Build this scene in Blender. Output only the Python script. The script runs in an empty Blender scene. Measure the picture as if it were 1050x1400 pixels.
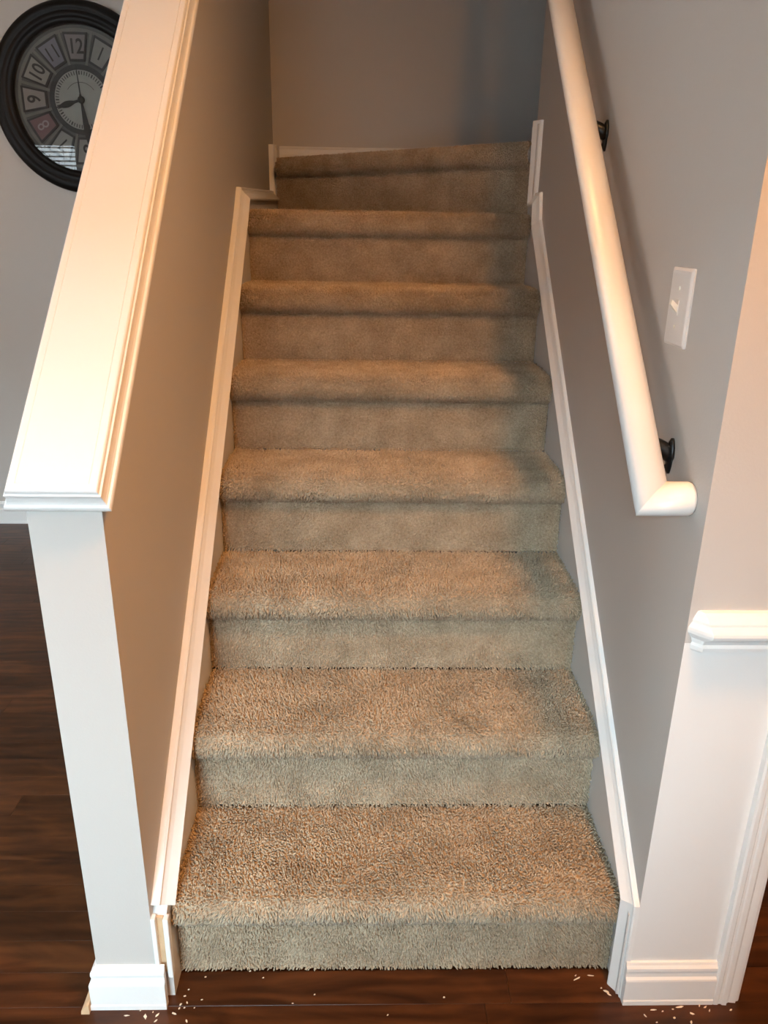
import bpy, bmesh, math, random
import numpy as np
from mathutils import Vector, Matrix

random.seed(7)
rng = np.random.default_rng(11)
S = bpy.context.scene
COL = S.collection

# ------------------------------------------------------------------ camera
cam_d = bpy.data.cameras.new('camera')
cam = bpy.data.objects.new('camera', cam_d)
COL.objects.link(cam)
S.camera = cam
cam_d.sensor_fit = 'HORIZONTAL'
cam_d.sensor_width = 36.0
cam_d.lens = 36.0                      # f = 1050 px on a 1050 px wide frame
cam_d.clip_start = 0.02
P_, Y_, R_ = 0.3516, -0.02637, 0.0159  # pitch down, yaw, roll
F0 = Vector((0, math.cos(P_), -math.sin(P_)))
U0 = Vector((0, math.sin(P_), math.cos(P_)))
R0 = Vector((1, 0, 0))
mz = Matrix.Rotation(Y_, 3, 'Z')
F0, U0, R0 = mz @ F0, mz @ U0, mz @ R0
R1 = math.cos(R_) * R0 + math.sin(R_) * U0
U1 = math.cos(R_) * U0 - math.sin(R_) * R0
C0 = Vector((-0.06826, -1.13854, 1.4049))
cam.matrix_world = Matrix(((R1.x, U1.x, -F0.x, C0.x), (R1.y, U1.y, -F0.y, C0.y),
                           (R1.z, U1.z, -F0.z, C0.z), (0, 0, 0, 1)))

def floor_at(px, py, z=0.0):
    """point of the floor seen at a pixel of the 1050x1400 photograph"""
    d = F0 + (px - 525) / 1050 * R1 - (py - 700) / 1050 * U1
    t = (z - C0.z) / d.z
    return C0 + t * d

# ------------------------------------------------------------------ light
S.view_settings.view_transform = 'Standard'
S.view_settings.look = 'None'
S.view_settings.gamma = 1.0
S.view_settings.use_curve_mapping = False
S.view_settings.exposure = -0.25

world = bpy.data.worlds.new('world')
S.world = world
world.use_nodes = True
bgn = world.node_tree.nodes['Background']
bgn.inputs[0].default_value = (0.82, 0.94, 1.0, 1)
bgn.inputs[1].default_value = 13.0

WARM = (1.0, 0.47, 0.15)
LAMP_NEAR, LAMP_FAR, LAMP_ROOM_FILL = 132.0, 50.0, 45.0
SKY_COL = (0.58, 0.85, 1.0)
SOUTH_POWER, WEST_POWER = 3700.0, 12.0
X0, X1 = -4.2, 2.2                      # room limits
Y_WIN = -2.6                            # inner face of the wall behind the camera
WINDOWS = ((-3.92, -3.03), (-2.95, -2.06), (-1.25, -0.25))      # x ranges in that wall
WEST = ((-1.00, -0.12), (-0.03, 0.85))  # y ranges in the wall of the left room
WZ0, WZ1 = 0.55, 2.22

def area(loc, target, sx, sy, power, col=SKY_COL):
    ld = bpy.data.lights.new('daylight', 'AREA')
    ld.shape = 'RECTANGLE'
    ld.size, ld.size_y = sx, sy
    ld.energy = power
    ld.color = col
    lo = bpy.data.objects.new('daylight', ld)
    COL.objects.link(lo)
    lo.location = loc
    lo.rotation_euler = (Vector(target) - Vector(loc)).to_track_quat('-Z', 'Y').to_euler()
area((-1.3, Y_WIN - 1.6, 3.5), (-1.1, Y_WIN, 1.3), 3.2, 2.4, SOUTH_POWER)      # sky outside the windows
for (a, b) in WEST:
    area((X0 - 0.5, (a + b) / 2, (WZ0 + WZ1) / 2 + 0.15), (X0, (a + b) / 2, (WZ0 + WZ1) / 2), b - a, WZ1 - WZ0, WEST_POWER, (0.90, 0.93, 0.97))

# ------------------------------------------------------------------ materials
def new_mat(name):
    m = bpy.data.materials.new(name)
    m.use_nodes = True
    nt = m.node_tree
    return m, nt, nt.nodes['Principled BSDF']

def N(nt, typ, **kw):
    n = nt.nodes.new(typ)
    for k, v in kw.items():
        setattr(n, k, v)
    return n

def plain(name, col, rough=0.5, metal=0.0, spec=0.5, bump=0.0, bscale=300, var=0.0, vscale=4.0):
    m, nt, b = new_mat(name)
    b.inputs['Base Color'].default_value = (*col, 1)
    b.inputs['Roughness'].default_value = rough
    b.inputs['Metallic'].default_value = metal
    b.inputs['Specular IOR Level'].default_value = spec
    tc = N(nt, 'ShaderNodeNewGeometry')
    if var:
        no = N(nt, 'ShaderNodeTexNoise')
        no.inputs['Scale'].default_value = vscale
        no.inputs['Detail'].default_value = 4
        nt.links.new(tc.outputs['Position'], no.inputs['Vector'])
        mx = N(nt, 'ShaderNodeMix', data_type='RGBA')
        mx.inputs[6].default_value = (*[c * (1 - var) for c in col], 1)
        mx.inputs[7].default_value = (*[min(1, c * (1 + var)) for c in col], 1)
        nt.links.new(no.outputs['Fac'], mx.inputs[0])
        nt.links.new(mx.outputs[2], b.inputs['Base Color'])
    if bump:
        no = N(nt, 'ShaderNodeTexNoise')
        no.inputs['Scale'].default_value = bscale
        no.inputs['Detail'].default_value = 3
        nt.links.new(tc.outputs['Position'], no.inputs['Vector'])
        bp = N(nt, 'ShaderNodeBump')
        bp.inputs['Strength'].default_value = bump
        bp.inputs['Distance'].default_value = 0.002
        nt.links.new(no.outputs['Fac'], bp.inputs['Height'])
        nt.links.new(bp.outputs['Normal'], b.inputs['Normal'])
    return m

M = {}
M['wall'] = plain('greige_wall_paint', (0.53, 0.495, 0.46), 0.55, spec=0.3, bump=0.10, bscale=220, var=0.02)
M['white'] = plain('white_trim_paint', (0.80, 0.79, 0.77), 0.32, spec=0.5, bump=0.04, bscale=120, var=0.015)
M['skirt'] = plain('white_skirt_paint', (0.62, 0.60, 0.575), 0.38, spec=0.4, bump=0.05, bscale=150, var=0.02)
M['dado'] = plain('white_dado_paint', (0.78, 0.77, 0.75), 0.45, spec=0.4, bump=0.06, bscale=220, var=0.02)
M['ceil'] = plain('white_ceiling_paint', (0.75, 0.74, 0.72), 0.8, bump=0.1, bscale=90)
M['black'] = plain('black_metal', (0.006, 0.006, 0.006), 0.38, spec=0.4)
M['clockblack'] = plain('black_lacquer', (0.005, 0.0045, 0.0045), 0.42, spec=0.22, var=0.2, vscale=20)
M['plate'] = plain('switch_plastic', (0.72, 0.69, 0.66), 0.3)
M['toggle'] = plain('toggle_plastic', (0.80, 0.76, 0.66), 0.3)
M['raw'] = plain('raw_wood', (0.62, 0.42, 0.25), 0.8, bump=0.3, bscale=200, var=0.15, vscale=60)
M['chip'] = plain('splintered_wood', (0.78, 0.66, 0.52), 0.8, var=0.12, vscale=90)
M['dial'] = plain('dark_dial_metal', (0.095, 0.095, 0.088), 0.6, var=0.25, vscale=30)
M['dialframe'] = plain('dial_plate_frame', (0.020, 0.019, 0.018), 0.5)
M['dialring'] = plain('dial_ring', (0.19, 0.185, 0.165), 0.6, var=0.2, vscale=25)
M['dialcentre'] = plain('dial_centre', (0.40, 0.385, 0.34), 0.6, var=0.08, vscale=30)
M['ink'] = plain('dial_ink', (0.022, 0.02, 0.018), 0.6)
M['inkpale'] = plain('dial_ink_pale', (0.42, 0.36, 0.36), 0.6)
for i, c in enumerate([(0.27, 0.245, 0.235), (0.22, 0.22, 0.26), (0.33, 0.315, 0.28), (0.33, 0.30, 0.27), (0.22, 0.13, 0.135)]):
    M['card%d' % i] = plain('dial_card_%d' % i, c, 0.7, var=0.12, vscale=45)
M['dark'] = plain('dark_subfloor', (0.012, 0.007, 0.004), 0.7)
M['slat'] = plain('blind_slat', (0.80, 0.83, 0.82), 0.5)
def slat_translucent(m):
    nt = m.node_tree
    b = nt.nodes['Principled BSDF']
    o = nt.nodes['Material Output']
    t = N(nt, 'ShaderNodeBsdfTranslucent')
    t.inputs[0].default_value = (0.75, 0.80, 0.80, 1)
    mx = N(nt, 'ShaderNodeMixShader')
    mx.inputs[0].default_value = 0.35
    nt.links.new(b.outputs[0], mx.inputs[1])
    nt.links.new(t.outputs[0], mx.inputs[2])
    nt.links.new(mx.outputs[0], o.inputs[0])
slat_translucent(M['slat'])

def wood_material():
    m, nt, b = new_mat('dark_hardwood')
    g = N(nt, 'ShaderNodeNewGeometry')
    oi = N(nt, 'ShaderNodeObjectInfo')
    off = N(nt, 'ShaderNodeVectorMath', operation='SCALE')
    comb = N(nt, 'ShaderNodeCombineXYZ')
    nt.links.new(oi.outputs['Random'], comb.inputs[0])
    nt.links.new(oi.outputs['Random'], comb.inputs[2])
    off.inputs[3].default_value = 37.0
    nt.links.new(comb.outputs[0], off.inputs[0])
    add = N(nt, 'ShaderNodeVectorMath', operation='ADD')
    nt.links.new(g.outputs['Position'], add.inputs[0])
    nt.links.new(off.outputs[0], add.inputs[1])
    mp = N(nt, 'ShaderNodeMapping')
    mp.inputs['Scale'].default_value = (3.0, 11.0, 6.0)
    nt.links.new(add.outputs[0], mp.inputs[0])
    n1 = N(nt, 'ShaderNodeTexNoise')
    n1.inputs['Scale'].default_value = 1.6
    n1.inputs['Detail'].default_value = 5
    n1.inputs['Distortion'].default_value = 1.1
    nt.links.new(mp.outputs[0], n1.inputs['Vector'])
    wv = N(nt, 'ShaderNodeTexWave', wave_type='BANDS', bands_direction='Y')
    wv.inputs['Scale'].default_value = 0.9
    wv.inputs['Distortion'].default_value = 7.0
    wv.inputs['Detail'].default_value = 2.5
    wv.inputs['Detail Scale'].default_value = 1.2
    nt.links.new(mp.outputs[0], wv.inputs['Vector'])
    mp2 = N(nt, 'ShaderNodeMapping')
    mp2.inputs['Scale'].default_value = (10.0, 170.0, 20.0)
    nt.links.new(add.outputs[0], mp2.inputs[0])
    n2 = N(nt, 'ShaderNodeTexNoise')
    n2.inputs['Scale'].default_value = 1.0
    n2.inputs['Detail'].default_value = 3
    nt.links.new(mp2.outputs[0], n2.inputs['Vector'])
    mx = N(nt, 'ShaderNodeMix', data_type='FLOAT')
    mx.inputs[0].default_value = 0.12
    nt.links.new(n1.outputs['Fac'], mx.inputs[2])
    nt.links.new(wv.outputs['Fac'], mx.inputs[3])
    mxx = N(nt, 'ShaderNodeMix', data_type='FLOAT')
    mxx.inputs[0].default_value = 0.12
    nt.links.new(mx.outputs[0], mxx.inputs[2])
    nt.links.new(n2.outputs['Fac'], mxx.inputs[3])
    cr = N(nt, 'ShaderNodeValToRGB')
    cr.color_ramp.elements[0].position = 0.28
    cr.color_ramp.elements[0].color = (0.019, 0.0062, 0.0022, 1)
    cr.color_ramp.elements[1].position = 0.68
    cr.color_ramp.elements[1].color = (0.100, 0.034, 0.0108, 1)
    e = cr.color_ramp.elements.new(0.48)
    e.color = (0.055, 0.0185, 0.0062, 1)
    nt.links.new(mxx.outputs[0], cr.inputs[0])
    hs = N(nt, 'ShaderNodeHueSaturation')
    mr = N(nt, 'ShaderNodeMapRange')
    mr.inputs[3].default_value = 0.72
    mr.inputs[4].default_value = 1.25
    nt.links.new(oi.outputs['Random'], mr.inputs[0])
    nt.links.new(mr.outputs[0], hs.inputs['Value'])
    nt.links.new(cr.outputs[0], hs.inputs['Color'])
    nt.links.new(hs.outputs[0], b.inputs['Base Color'])
    b.inputs['Roughness'].default_value = 0.30
    b.inputs['Specular IOR Level'].default_value = 0.30
    bp = N(nt, 'ShaderNodeBump')
    bp.inputs['Strength'].default_value = 0.10
    bp.inputs['Distance'].default_value = 0.001
    nt.links.new(mxx.outputs[0], bp.inputs['Height'])
    nt.links.new(bp.outputs['Normal'], b.inputs['Normal'])
    return m
M['wood'] = wood_material()

def carpet_material():
    m, nt, b = new_mat('beige_carpet_pile')
    g = N(nt, 'ShaderNodeNewGeometry')
    n1 = N(nt, 'ShaderNodeTexNoise')
    n1.inputs['Scale'].default_value = 170
    n1.inputs['Detail'].default_value = 2
    nt.links.new(g.outputs['Position'], n1.inputs['Vector'])
    n2 = N(nt, 'ShaderNodeTexNoise')
    n2.inputs['Scale'].default_value = 13
    n2.inputs['Detail'].default_value = 3
    nt.links.new(g.outputs['Position'], n2.inputs['Vector'])
    mx = N(nt, 'ShaderNodeMix', data_type='FLOAT')
    mx.inputs[0].default_value = 0.42
    nt.links.new(n1.outputs['Fac'], mx.inputs[2])
    nt.links.new(n2.outputs['Fac'], mx.inputs[3])
    cr = N(nt, 'ShaderNodeValToRGB')
    cr.color_ramp.elements[0].position = 0.34
    cr.color_ramp.elements[0].color = (0.30, 0.215, 0.135, 1)
    cr.color_ramp.elements[1].position = 0.66
    cr.color_ramp.elements[1].color = (0.57, 0.45, 0.315, 1)
    nt.links.new(mx.outputs[0], cr.inputs[0])
    nt.links.new(cr.outputs[0], b.inputs['Base Color'])
    b.inputs['Roughness'].default_value = 0.9
    b.inputs['Specular IOR Level'].default_value = 0.15
    b.inputs['Sheen Weight'].default_value = 0.12
    b.inputs['Sheen Roughness'].default_value = 0.5
    return m
M['carpet'] = carpet_material()

def glass_material():
    m = bpy.data.materials.new('clear_glass')
    m.use_nodes = True
    nt = m.node_tree
    nt.nodes.clear()
    o = N(nt, 'ShaderNodeOutputMaterial')
    t = N(nt, 'ShaderNodeBsdfTransparent')
    gl = N(nt, 'ShaderNodeBsdfGlossy')
    gl.inputs['Roughness'].default_value = 0.01
    fr = N(nt, 'ShaderNodeFresnel')
    fr.inputs['IOR'].default_value = 1.62
    mx = N(nt, 'ShaderNodeMixShader')
    nt.links.new(fr.outputs[0], mx.inputs[0])
    nt.links.new(t.outputs[0], mx.inputs[1])
    nt.links.new(gl.outputs[0], mx.inputs[2])
    nt.links.new(mx.outputs[0], o.inputs[0])
    return m
M['glass'] = glass_material()

def emit_material(name, col, s):
    m, nt, b = new_mat(name)
    b.inputs['Base Color'].default_value = (0.8, 0.8, 0.8, 1)
    b.inputs['Emission Color'].default_value = (*col, 1)
    b.inputs['Emission Strength'].default_value = s
    return m

# ------------------------------------------------------------------ helpers
def link(name, me, mats=None, parent=None, smooth=False):
    o = bpy.data.objects.new(name, me)
    COL.objects.link(o)
    if mats is not None:
        for m in (mats if isinstance(mats, (list, tuple)) else [mats]):
            me.materials.append(M[m] if isinstance(m, str) else m)
    if smooth:
        me.polygons.foreach_set('use_smooth', [True] * len(me.polygons))
    if parent is not None:
        o.parent = parent
        o.matrix_parent_inverse = Matrix.Identity(4)
        if parent.type == 'EMPTY' or parent.location.length > 0:
            o.location = o.location - parent.matrix_world.translation if False else o.location
    return o

def tag(o, label, cat, group=None):
    o['label'] = label
    o['category'] = cat
    if group:
        o['group'] = group
    return o

def struct(o):
    o['kind'] = 'structure'
    return o

def empty(name, loc):
    o = bpy.data.objects.new(name, None)
    COL.objects.link(o)
    o.location = loc
    return o

def pyd(name, verts, faces, mats, parent=None, origin=None, smooth=False, fm=None):
    """one mesh object from world coordinates; children of an empty are moved into its frame"""
    base = Vector(parent_world(parent)) if parent is not None else Vector((0, 0, 0))
    org = Vector(origin) if origin is not None else base
    me = bpy.data.meshes.new(name)
    me.from_pydata([tuple(Vector(v) - org) for v in verts], [], faces)
    o = link(name, me, mats)
    if fm:
        for p, i in zip(me.polygons, fm):
            p.material_index = i
    fix_normals(me)
    if smooth:
        for p in me.polygons:
            p.use_smooth = True
    if parent is not None:
        o.parent = parent
    o.location = org - base
    return o

def parent_world(p):
    v = Vector((0, 0, 0))
    while p is not None:
        v = v + p.location
        p = p.parent
    return v

def fix_normals(me):
    bm = bmesh.new()
    bm.from_mesh(me)
    bmesh.ops.recalc_face_normals(bm, faces=bm.faces)
    bm.to_mesh(me)
    bm.free()

def box_vf(a, b):
    (x0, y0, z0), (x1, y1, z1) = a, b
    v = [(x0, y0, z0), (x1, y0, z0), (x1, y1, z0), (x0, y1, z0), (x0, y0, z1), (x1, y0, z1), (x1, y1, z1), (x0, y1, z1)]
    f = [(0, 3, 2, 1), (4, 5, 6, 7), (0, 1, 5, 4), (1, 2, 6, 5), (2, 3, 7, 6), (3, 0, 4, 7)]
    return v, f

def boxes(name, lst, mats, parent=None, bevel=0.0, origin=None, segs=2):
    V, Fc = [], []
    for a, b in lst:
        v, f = box_vf(a, b)
        k = len(V)
        V += v
        Fc += [tuple(i + k for i in q) for q in f]
    o = pyd(name, V, Fc, mats, parent, origin)
    if bevel:
        bm = bmesh.new()
        bm.from_mesh(o.data)
        bmesh.ops.bevel(bm, geom=bm.edges[:] , offset=bevel, segments=segs, affect='EDGES', profile=0.5)
        bm.to_mesh(o.data)
        bm.free()
    return o

def prism(name, poly, x0, x1, mats, parent=None):
    """polygon in (y, z) extruded along x"""
    n = len(poly)
    V = [(x0, y, z) for y, z in poly] + [(x1, y, z) for y, z in poly]
    Fc = [tuple(range(n)), tuple(range(2 * n - 1, n - 1, -1))]
    Fc += [(i, (i + 1) % n, n + (i + 1) % n, n + i) for i in range(n)]
    return pyd(name, V, Fc, mats, parent)

def sweep(name, path, prof, mp, mats, parent=None, smooth=False):
    """closed profile [(n, h)] swept on a plane path [(a, b)] with mitred joints; n points left of the path"""
    path = [Vector(p) for p in path]
    k = len(prof)
    V, Fc = [], []
    for i, p in enumerate(path):
        d0 = (p - path[i - 1]).normalized() if i else None
        d1 = (path[i + 1] - p).normalized() if i < len(path) - 1 else None
        n0 = Vector((-d0.y, d0.x)) if d0 else None
        n1 = Vector((-d1.y, d1.x)) if d1 else None
        if n0 is None:
            m = n1
        elif n1 is None:
            m = n0
        else:
            m = (n0 + n1)
            m = m / max(0.25, m.dot(n0))
        for n, h in prof:
            q = p + m * n
            V.append(mp(q.x, q.y, h))
    for i in range(len(path) - 1):
        for j in range(k):
            j2 = (j + 1) % k
            Fc.append((i * k + j, i * k + j2, (i + 1) * k + j2, (i + 1) * k + j))
    Fc.append(tuple(range(k)))
    Fc.append(tuple((len(path) - 1) * k + j for j in range(k)))
    return pyd(name, V, Fc, mats, parent, smooth=smooth)

def tube_rings(rings, cap=True):
    """rings: list of equal-length point lists"""
    k = len(rings[0])
    V = [p for r in rings for p in r]
    Fc = []
    for i in range(len(rings) - 1):
        for j in range(k):
            j2 = (j + 1) % k
            Fc.append((i * k + j, i * k + j2, (i + 1) * k + j2, (i + 1) * k + j))
    if cap:
        Fc.append(tuple(range(k)))
        Fc.append(tuple((len(rings) - 1) * k + j for j in range(k)))
    return V, Fc

def lathe_y(prof, c, seg=64, sgn=-1):
    """profile [(r, out)] turned about a horizontal axis through c pointing to -y"""
    rings = []
    for r, h in prof:
        rings.append([(c[0] + r * math.cos(2 * math.pi * i / seg), c[1] + sgn * h, c[2] + r * math.sin(2 * math.pi * i / seg)) for i in range(seg)])
    return tube_rings(rings, cap=False)

# ------------------------------------------------------------------ measures
RISE, RUN = 0.208, 0.22969
XL, XR = -0.457, 0.446          # stair side of the two walls
SL, SR = -0.431, 0.432          # faces of the skirt boards
YF = -0.064                     # front faces of the wall ends
YB = 2.36                       # back wall of the stairwell
YC = 2.50                       # wall with the clock
KX0 = -0.568                    # outer face of the knee wall
CEIL = 2.74
SLOPE = 0.945                   # pitch of cap and handrail
TOP = 5.0

# ------------------------------------------------------------------ setting
floor = struct(boxes('floor', [((X0, Y_WIN, -0.05), (X1, YC, -0.006))], 'wood'))

# knee wall beside the stairs, its top follows the pitch
zk0 = 1.026
yk = YF + (CEIL - zk0) / SLOPE
wl = prism('wall_left', [(YF, -0.006), (YB, -0.006), (YB, CEIL), (yk, CEIL), (YF, zk0)], KX0, XL, 'wall')
struct(wl)
struct(boxes('wall_left_upper', [((KX0, 0.0, CEIL), (XL, YB, TOP))], 'wall'))

def right_wall():
    lst = [((XR, YF, -0.006), (0.566, 1.445, 0.79)), ((XR, YF, 0.79), (0.566, 1.445, TOP))]
    V, Fc, fm = [], [], []
    for i, (a, b) in enumerate(lst):
        v, f = box_vf(a, b)
        if i == 0:
            f = [q for k, q in enumerate(f) if k != 1]
        else:
            f = [q for k, q in enumerate(f) if k != 0]
        k0 = len(V)
        V += v
        for q in f:
            Fc.append(tuple(j + k0 for j in q))
            front = all(abs(v[j][1] - YF) < 1e-6 for j in q)
            fm.append(1 if (front and i == 0) else 0)
    return pyd('wall_right', V, Fc, ['wall', 'dado'], fm=fm)
struct(right_wall())

def door_wall():
    # wall around the doorway right of the stairs
    DX0, DX1, DZ = 0.655, 1.50, 2.05
    V, Fc, fm = [], [], []
    for a, b, w in [((0.566, YF, -0.006), (DX0, 0.056, 0.79), 1), ((0.566, YF, 0.79), (DX0, 0.056, CEIL), 0),
                    ((DX0, YF, DZ), (DX1, 0.056, CEIL), 0),
                    ((DX1, YF, -0.006), (X1, 0.056, 0.79), 1), ((DX1, YF, 0.79), (X1, 0.056, CEIL), 0)]:
        v, f = box_vf(a, b)
        k0 = len(V)
        V += v
        for q in f:
            Fc.append(tuple(j + k0 for j in q))
            fm.append(w)
    return pyd('wall_doorway', V, Fc, ['wall', 'dado'], fm=fm)
struct(door_wall())
struct(boxes('wall_back', [((KX0, YB, -0.006), (X1, YB + 0.12, TOP))], 'wall'))
struct(boxes('wall_clock', [((X0, YC, -0.006), (KX0, YC + 0.12, CEIL))], 'wall'))
struct(boxes('wall_landing', [((0.566, 1.325, -0.006), (X1, 1.445, TOP))], 'wall'))
ww = []
ys = Y_WIN
for a, b in WEST:
    ww += [((X0 - 0.12, ys, -0.006), (X0, a, CEIL)), ((X0 - 0.12, a, -0.006), (X0, b, WZ0)), ((X0 - 0.12, a, WZ1), (X0, b, CEIL))]
    ys = b
ww.append(((X0 - 0.12, ys, -0.006), (X0, YC, CEIL)))
struct(boxes('wall_west', ww, 'wall'))
struct(boxes('wall_east', [((X1, Y_WIN, -0.006), (X1 + 0.12, YC, TOP))], 'wall'))
# window wall behind the camera
wlst = []
xs = X0
for a, b in WINDOWS:
    wlst.append(((xs, Y_WIN - 0.12, -0.006), (a, Y_WIN, CEIL)))
    wlst.append(((a, Y_WIN - 0.12, -0.006), (b, Y_WIN, WZ0)))
    wlst.append(((a, Y_WIN - 0.12, WZ1), (b, Y_WIN, CEIL)))
    xs = b
wlst.append(((xs, Y_WIN - 0.12, -0.006), (X1, Y_WIN, CEIL)))
struct(boxes('wall_south', wlst, 'wall'))
struct(boxes('ceiling', [((X0, Y_WIN, CEIL), (X1, 0.0, CEIL + 0.2)), ((X0, 0.0, CEIL), (KX0, YC, CEIL + 0.2)),
                         ((0.566, 0.0, CEIL), (X1, 1.325, CEIL + 0.2))], 'ceil'))
struct(boxes('ceiling_upper', [((KX0, 0.0, TOP), (X1, YB, TOP + 0.1))], 'ceil'))
struct(boxes('wall_well_front', [((XL, -0.1, CEIL + 0.2), (XR, 0.0, TOP))], 'wall'))

# floor boards as pieces
PW = 0.0737
def plank_mesh(x0, x1, y0, y1):
    g = 0.00025
    e = 0.0003
    x0 += g; x1 -= g; y0 += g; y1 -= g
    v = [(x0, y0, -0.006), (x1, y0, -0.006), (x1, y1, -0.006), (x0, y1, -0.006),
         (x0, y0, -e), (x1, y0, -e), (x1, y1, -e), (x0, y1, -e),
         (x0 + e, y0 + e, 0), (x1 - e, y0 + e, 0), (x1 - e, y1 - e, 0), (x0 + e, y1 - e, 0)]
    f = [(8, 9, 10, 11)]
    for i in range(4):
        j = (i + 1) % 4
        f += [(i, j, 4 + j, 4 + i), (4 + i, 4 + j, 8 + j, 8 + i)]
    return v, f
def plank(x0, x1, y0, y1):
    v, f = plank_mesh(x0, x1, y0, y1)
    pyd('plank', v, f, 'wood', floor, origin=(x0, y0, 0))
for r in range(-6, 35):
    y0 = -0.0733 + PW * r
    y1 = min(y0 + PW, YC)
    if y1 - y0 < 0.01:
        continue
    if y0 < YF - 0.001:                        # boards in front of the stairs, wall to doorway
        joints = {-1: [-1.9, -0.93, 0.17, 0.82], -2: [-1.6, -0.52, 0.42, 1.2]}.get(r)
        if joints is None:
            joints = sorted(rng.uniform(-1.7, 1.2, 3))
        xsr = [-2.3] + list(joints) + [1.5]
        for a, b in zip(xsr[:-1], xsr[1:]):
            if b - a > 0.05:
                plank(a, b, y0, y1)
        continue
    if r == 0:                                 # the board that meets the bottom riser
        for a, b in [(-2.3, -1.35), (-1.35, KX0 - 0.002), (XL + 0.003, -0.086), (-0.086, XR - 0.003), (0.66, 1.5)]:
            plank(a, b, y0, y1)
        continue
    j = rng.uniform(-1.9, -0.85)
    j2 = j - rng.uniform(0.45, 0.8)
    for a, b in [(-2.3, j2), (j2, j), (j, KX0 - 0.002)]:
        if b - a > 0.06:
            plank(max(a, -2.3), b, y0, y1)
    if r < 18 and y1 < 1.32:
        j = rng.uniform(0.8, 1.3)
        plank(0.657 if y0 < 0.056 else 0.57, j, y0, y1)
        plank(j, 1.5, y0, y1)

# ------------------------------------------------------------------ mouldings
# skirt boards
zt = lambda y: 0.255 + 0.9055 * y
LEV = 1.490
yl = (LEV - 0.255) / 0.9055
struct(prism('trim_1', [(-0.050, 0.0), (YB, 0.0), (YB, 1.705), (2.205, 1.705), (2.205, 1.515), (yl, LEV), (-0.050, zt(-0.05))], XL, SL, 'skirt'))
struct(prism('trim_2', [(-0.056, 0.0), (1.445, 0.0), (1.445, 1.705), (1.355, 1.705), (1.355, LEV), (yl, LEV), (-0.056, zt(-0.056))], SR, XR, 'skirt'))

CAP = [(0.0, 0.0), (0.0, 1.0), (0.003, 1.12), (0.006, 1.12), (0.009, 1.02), (0.012, 0.92), (0.020, 0.66), (0.026, 0.52), (0.029, 0.44),
       (0.031, 0.48), (0.034, 0.46), (0.0365, 0.34), (0.037, 0.0)]
def skirt_cap(name, path, side):
    xw, xs_ = (XL, SL) if side < 0 else (XR, SR)
    th = abs(xs_ - xw) + 0.008
    mp = lambda a, b, h: (xw - side * th * h, a, b)
    return struct(sweep(name, path, [(n, h) for n, h in CAP], mp, 'white'))
A_ = 0.245
za = lambda y: A_ + 0.9055 * y
yl2 = (1.475 - A_) / 0.9055
skirt_cap('trim_3', [(-0.029, za(-0.029) - 0.012), (yl2 - 0.05, za(yl2 - 0.05)), (yl2, 1.483), (2.20, 1.510)], -1)
sweep_v = [(0.0, 0.0), (0.0, 1.0), (0.004, 1.1), (0.008, 1.0), (0.013, 0.85), (0.018, 0.8), (0.022, 0.7), (0.022, 0.0)]
struct(sweep('trim_13', [(2.215, 1.505), (2.215, 1.715)], sweep_v, lambda a, b, h: (XL + (SL - XL + 0.002) * h, a, b), 'white'))
skirt_cap('trim_4', [(-0.029, 0.0), (-0.029, za(-0.029)), (yl2 - 0.06, za(yl2 - 0.06)), (yl2 - 0.045, 1.480), (1.388, 1.480), (1.388, 1.715)], 1)
# broken lower length of the left cap: painted outer edges and the raw core between them
struct(boxes('trim_5', [((XL - 0.0005, -0.0665, 0.088), (XL + 0.008, -0.052, 0.212))], 'white', bevel=0.0015))
tr6 = struct(boxes('trim_6', [((SL - 0.006, -0.062, 0.060), (SL + 0.004, -0.046, 0.205))], 'white', bevel=0.002))
struct(boxes('trim_7', [((XL + 0.008, -0.056, 0.070), (SL - 0.006, -0.048, 0.206))], 'raw'))

# baseboards
BASE = [(0.0, 0.0), (0.016, 0.0), (0.016, 0.010), (0.0145, 0.013), (0.0145, 0.060), (0.0135, 0.064), (0.010, 0.068), (0.0095, 0.076),
        (0.0105, 0.082), (0.010, 0.088), (0.006, 0.093), (0.004, 0.098), (0.0, 0.099)]
pm = lambda a, b, h: (a, b, h)
struct(sweep('baseboard_left', [(KX0, YC), (KX0, YF), (-0.4405, YF)], [(-n, h) for n, h in BASE], pm, 'white'))
struct(sweep('baseboard_right', [(0.4375, YF), (0.614, YF)], [(-n, h) for n, h in BASE], pm, 'white'))
struct(sweep('baseboard_clock', [(X0, YC), (KX0, YC)], [(-n, h * 1.15) for n, h in BASE], pm, 'white'))
struct(sweep('baseboard_back', [(SL, YB), (1.2, YB)], [(-n, 1.62 + h * 1.05) for n, h in BASE], pm, 'white'))
# loose end of shoe moulding by the knee wall
SHOE = [(0.0, 0.0), (0.016, 0.0), (0.015, 0.008), (0.010, 0.016), (0.004, 0.021), (0.0, 0.022)]
struct(sweep('trim_8', [(KX0 - 0.016, 2.48), (KX0 - 0.016, -0.088)], [(-n, h) for n, h in SHOE], pm, 'raw'))

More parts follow.
